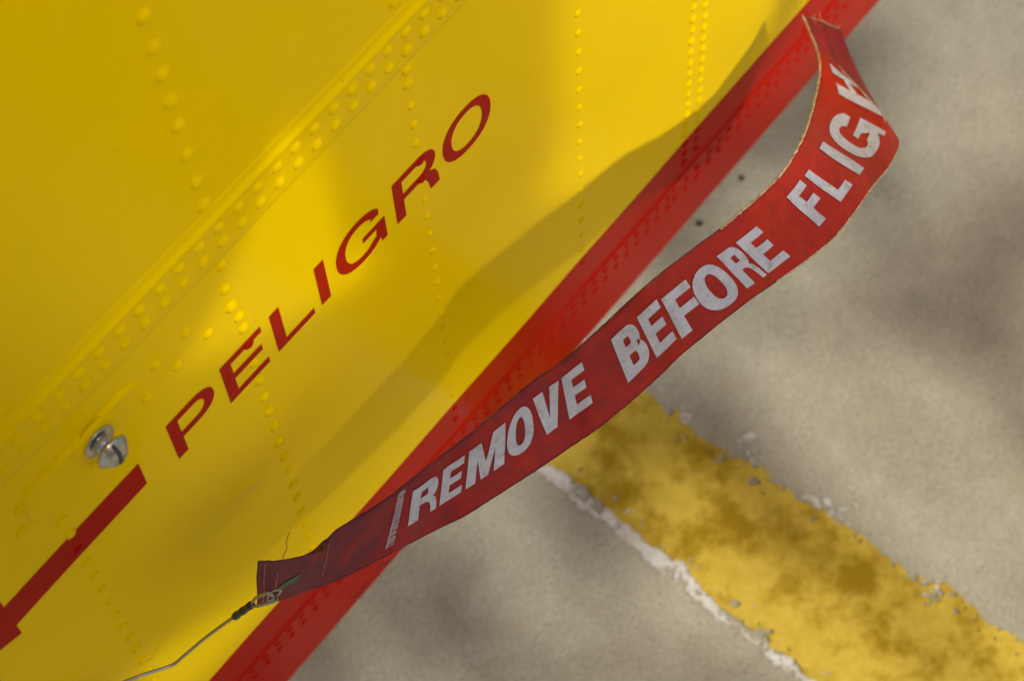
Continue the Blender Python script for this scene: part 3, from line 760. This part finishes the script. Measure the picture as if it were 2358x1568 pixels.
def open_frac(x, z):  # share of sun let through, drawn to shape light on the skin
    p = sighting(Vector((x, 0, z)))
    t = max(0, min(1, (p[1] * .8 - p[0] * .55 - 250) / 700)); t = t * t * (3 - 2 * t)
    L = 0.47 - 0.36 * t
    L += (1 - L) * poly_in(p, GAP_A, 14); L += (1 - L) * poly_in(p, GAP_B, 60); L += max(0, 0.62 - L) * poly_in(p, GAP_C, 30)
    L -= max(0, L - 0.1) * poly_in(p, ARC_D, 25); L -= max(0, L - 0.06) * 0.75 * poly_in(p, BAND, 130)
    return L
PITCH = 0.008; DS = 0.74
sb = Vector((0.0, 0.0, 0.0)) + SUN * DS; sb.z = 0
screen = thing('shade_screen', 'added unseen screen of uneven slats, shaped to cast the light pattern on the aircraft', 'screen', sb)  # added helper: slat widths set the lit and shaded patches on the skin
zz = Z_EDGE - 0.03
while zz < 1.18:
    V = []; F = []; nseg = 84
    for i in range(nseg + 1):
        x = -0.15 + 1.25 * i / nseg; h = PITCH * max(0.02, 1 - open_frac(x, zz)) / 2
        for dz in (-h, h):
            for dy in (0.0, -0.0005): V.append(Vector((x, dy, zz + dz)) + SUN * DS - sb)
    for i in range(nseg):
        a = i * 4; b = a + 4
        F += [(a, b, b + 2, a + 2), (a + 1, a + 3, b + 3, b + 1), (a, a + 1, b + 1, b), (a + 2, b + 2, b + 3, a + 3)]
    F += [(0, 2, 3, 1), (nseg * 4, nseg * 4 + 1, nseg * 4 + 3, nseg * 4 + 2)]
    mesh_obj('slat', V, F, M_SLAT, screen, smooth=False); zz += PITCH
for x in (-0.17, 1.12):
    boxm('post', (x - 0.02 + SUN.x * DS - sb.x, -0.025, 0), (x + 0.02 + SUN.x * DS - sb.x, 0.02, 1.2 + SUN.z * DS), M_POST, screen)
# small tree out of view, added so its leaves dapple the concrete
m, nt, bs = new_mat('leaf'); n = noise_tex(nt, 6); c = ramp(nt, n.outputs[0], [(0.3, (0.04, 0.09, 0.02)), (0.7, (0.09, 0.16, 0.04))]); nt.links.new(c.outputs[0], bs.inputs['Base Color']); bs.inputs['Roughness'].default_value = 0.6; M_LEAF = m
m, nt, bs = new_mat('bark'); n = noise_tex(nt, 14); c = ramp(nt, n.outputs[0], [(0.3, (0.08, 0.06, 0.04)), (0.7, (0.16, 0.12, 0.09))]); nt.links.new(c.outputs[0], bs.inputs['Base Color']); bs.inputs['Roughness'].default_value = 0.9; M_BARK = m
cc = Vector((0.72, -0.16, 0.0)) + SUN * 2.6
tb_ = Vector((cc.x + 0.1, cc.y - 0.1, 0))
tree = thing('dapple_tree', 'small leafy tree added out of view to dapple the concrete', 'tree', tb_)
V, F = tube([Vector((0, 0, 0)), Vector((0.02, 0, .6)), Vector((-0.02, 0.03, 1.2)), cc - tb_ + Vector((0, 0, -.1))], lambda i: 0.05 - 0.009 * i, 10); mesh_obj('trunk', V, F, M_BARK, tree)
rt = random.Random(11); V = []; F = []
ex = Vector((1, 0, 0)); ez = (ex.cross(SUN)).normalized(); 
for i in range(125):
    a, b = rt.uniform(-0.62, 0.62), rt.uniform(-0.26, 0.24); dd = rt.uniform(-0.35, 0.35)
    p = cc - tb_ + ex * a + ez * b + SUN * dd; r = rt.uniform(0.030, 0.062)
    n1 = Vector((rt.gauss(0, 1), rt.gauss(0, 1), rt.gauss(0, 1))).normalized(); u = n1.orthogonal().normalized(); v = n1.cross(u); k0 = len(V)
    V += [p + u * r * 1.7, p + v * r * .7, p - u * r * 1.7, p - v * r * .7]; F.append((k0, k0 + 1, k0 + 2, k0 + 3))
cr = mesh_obj('crown', V, F, M_LEAF, tree, smooth=False)
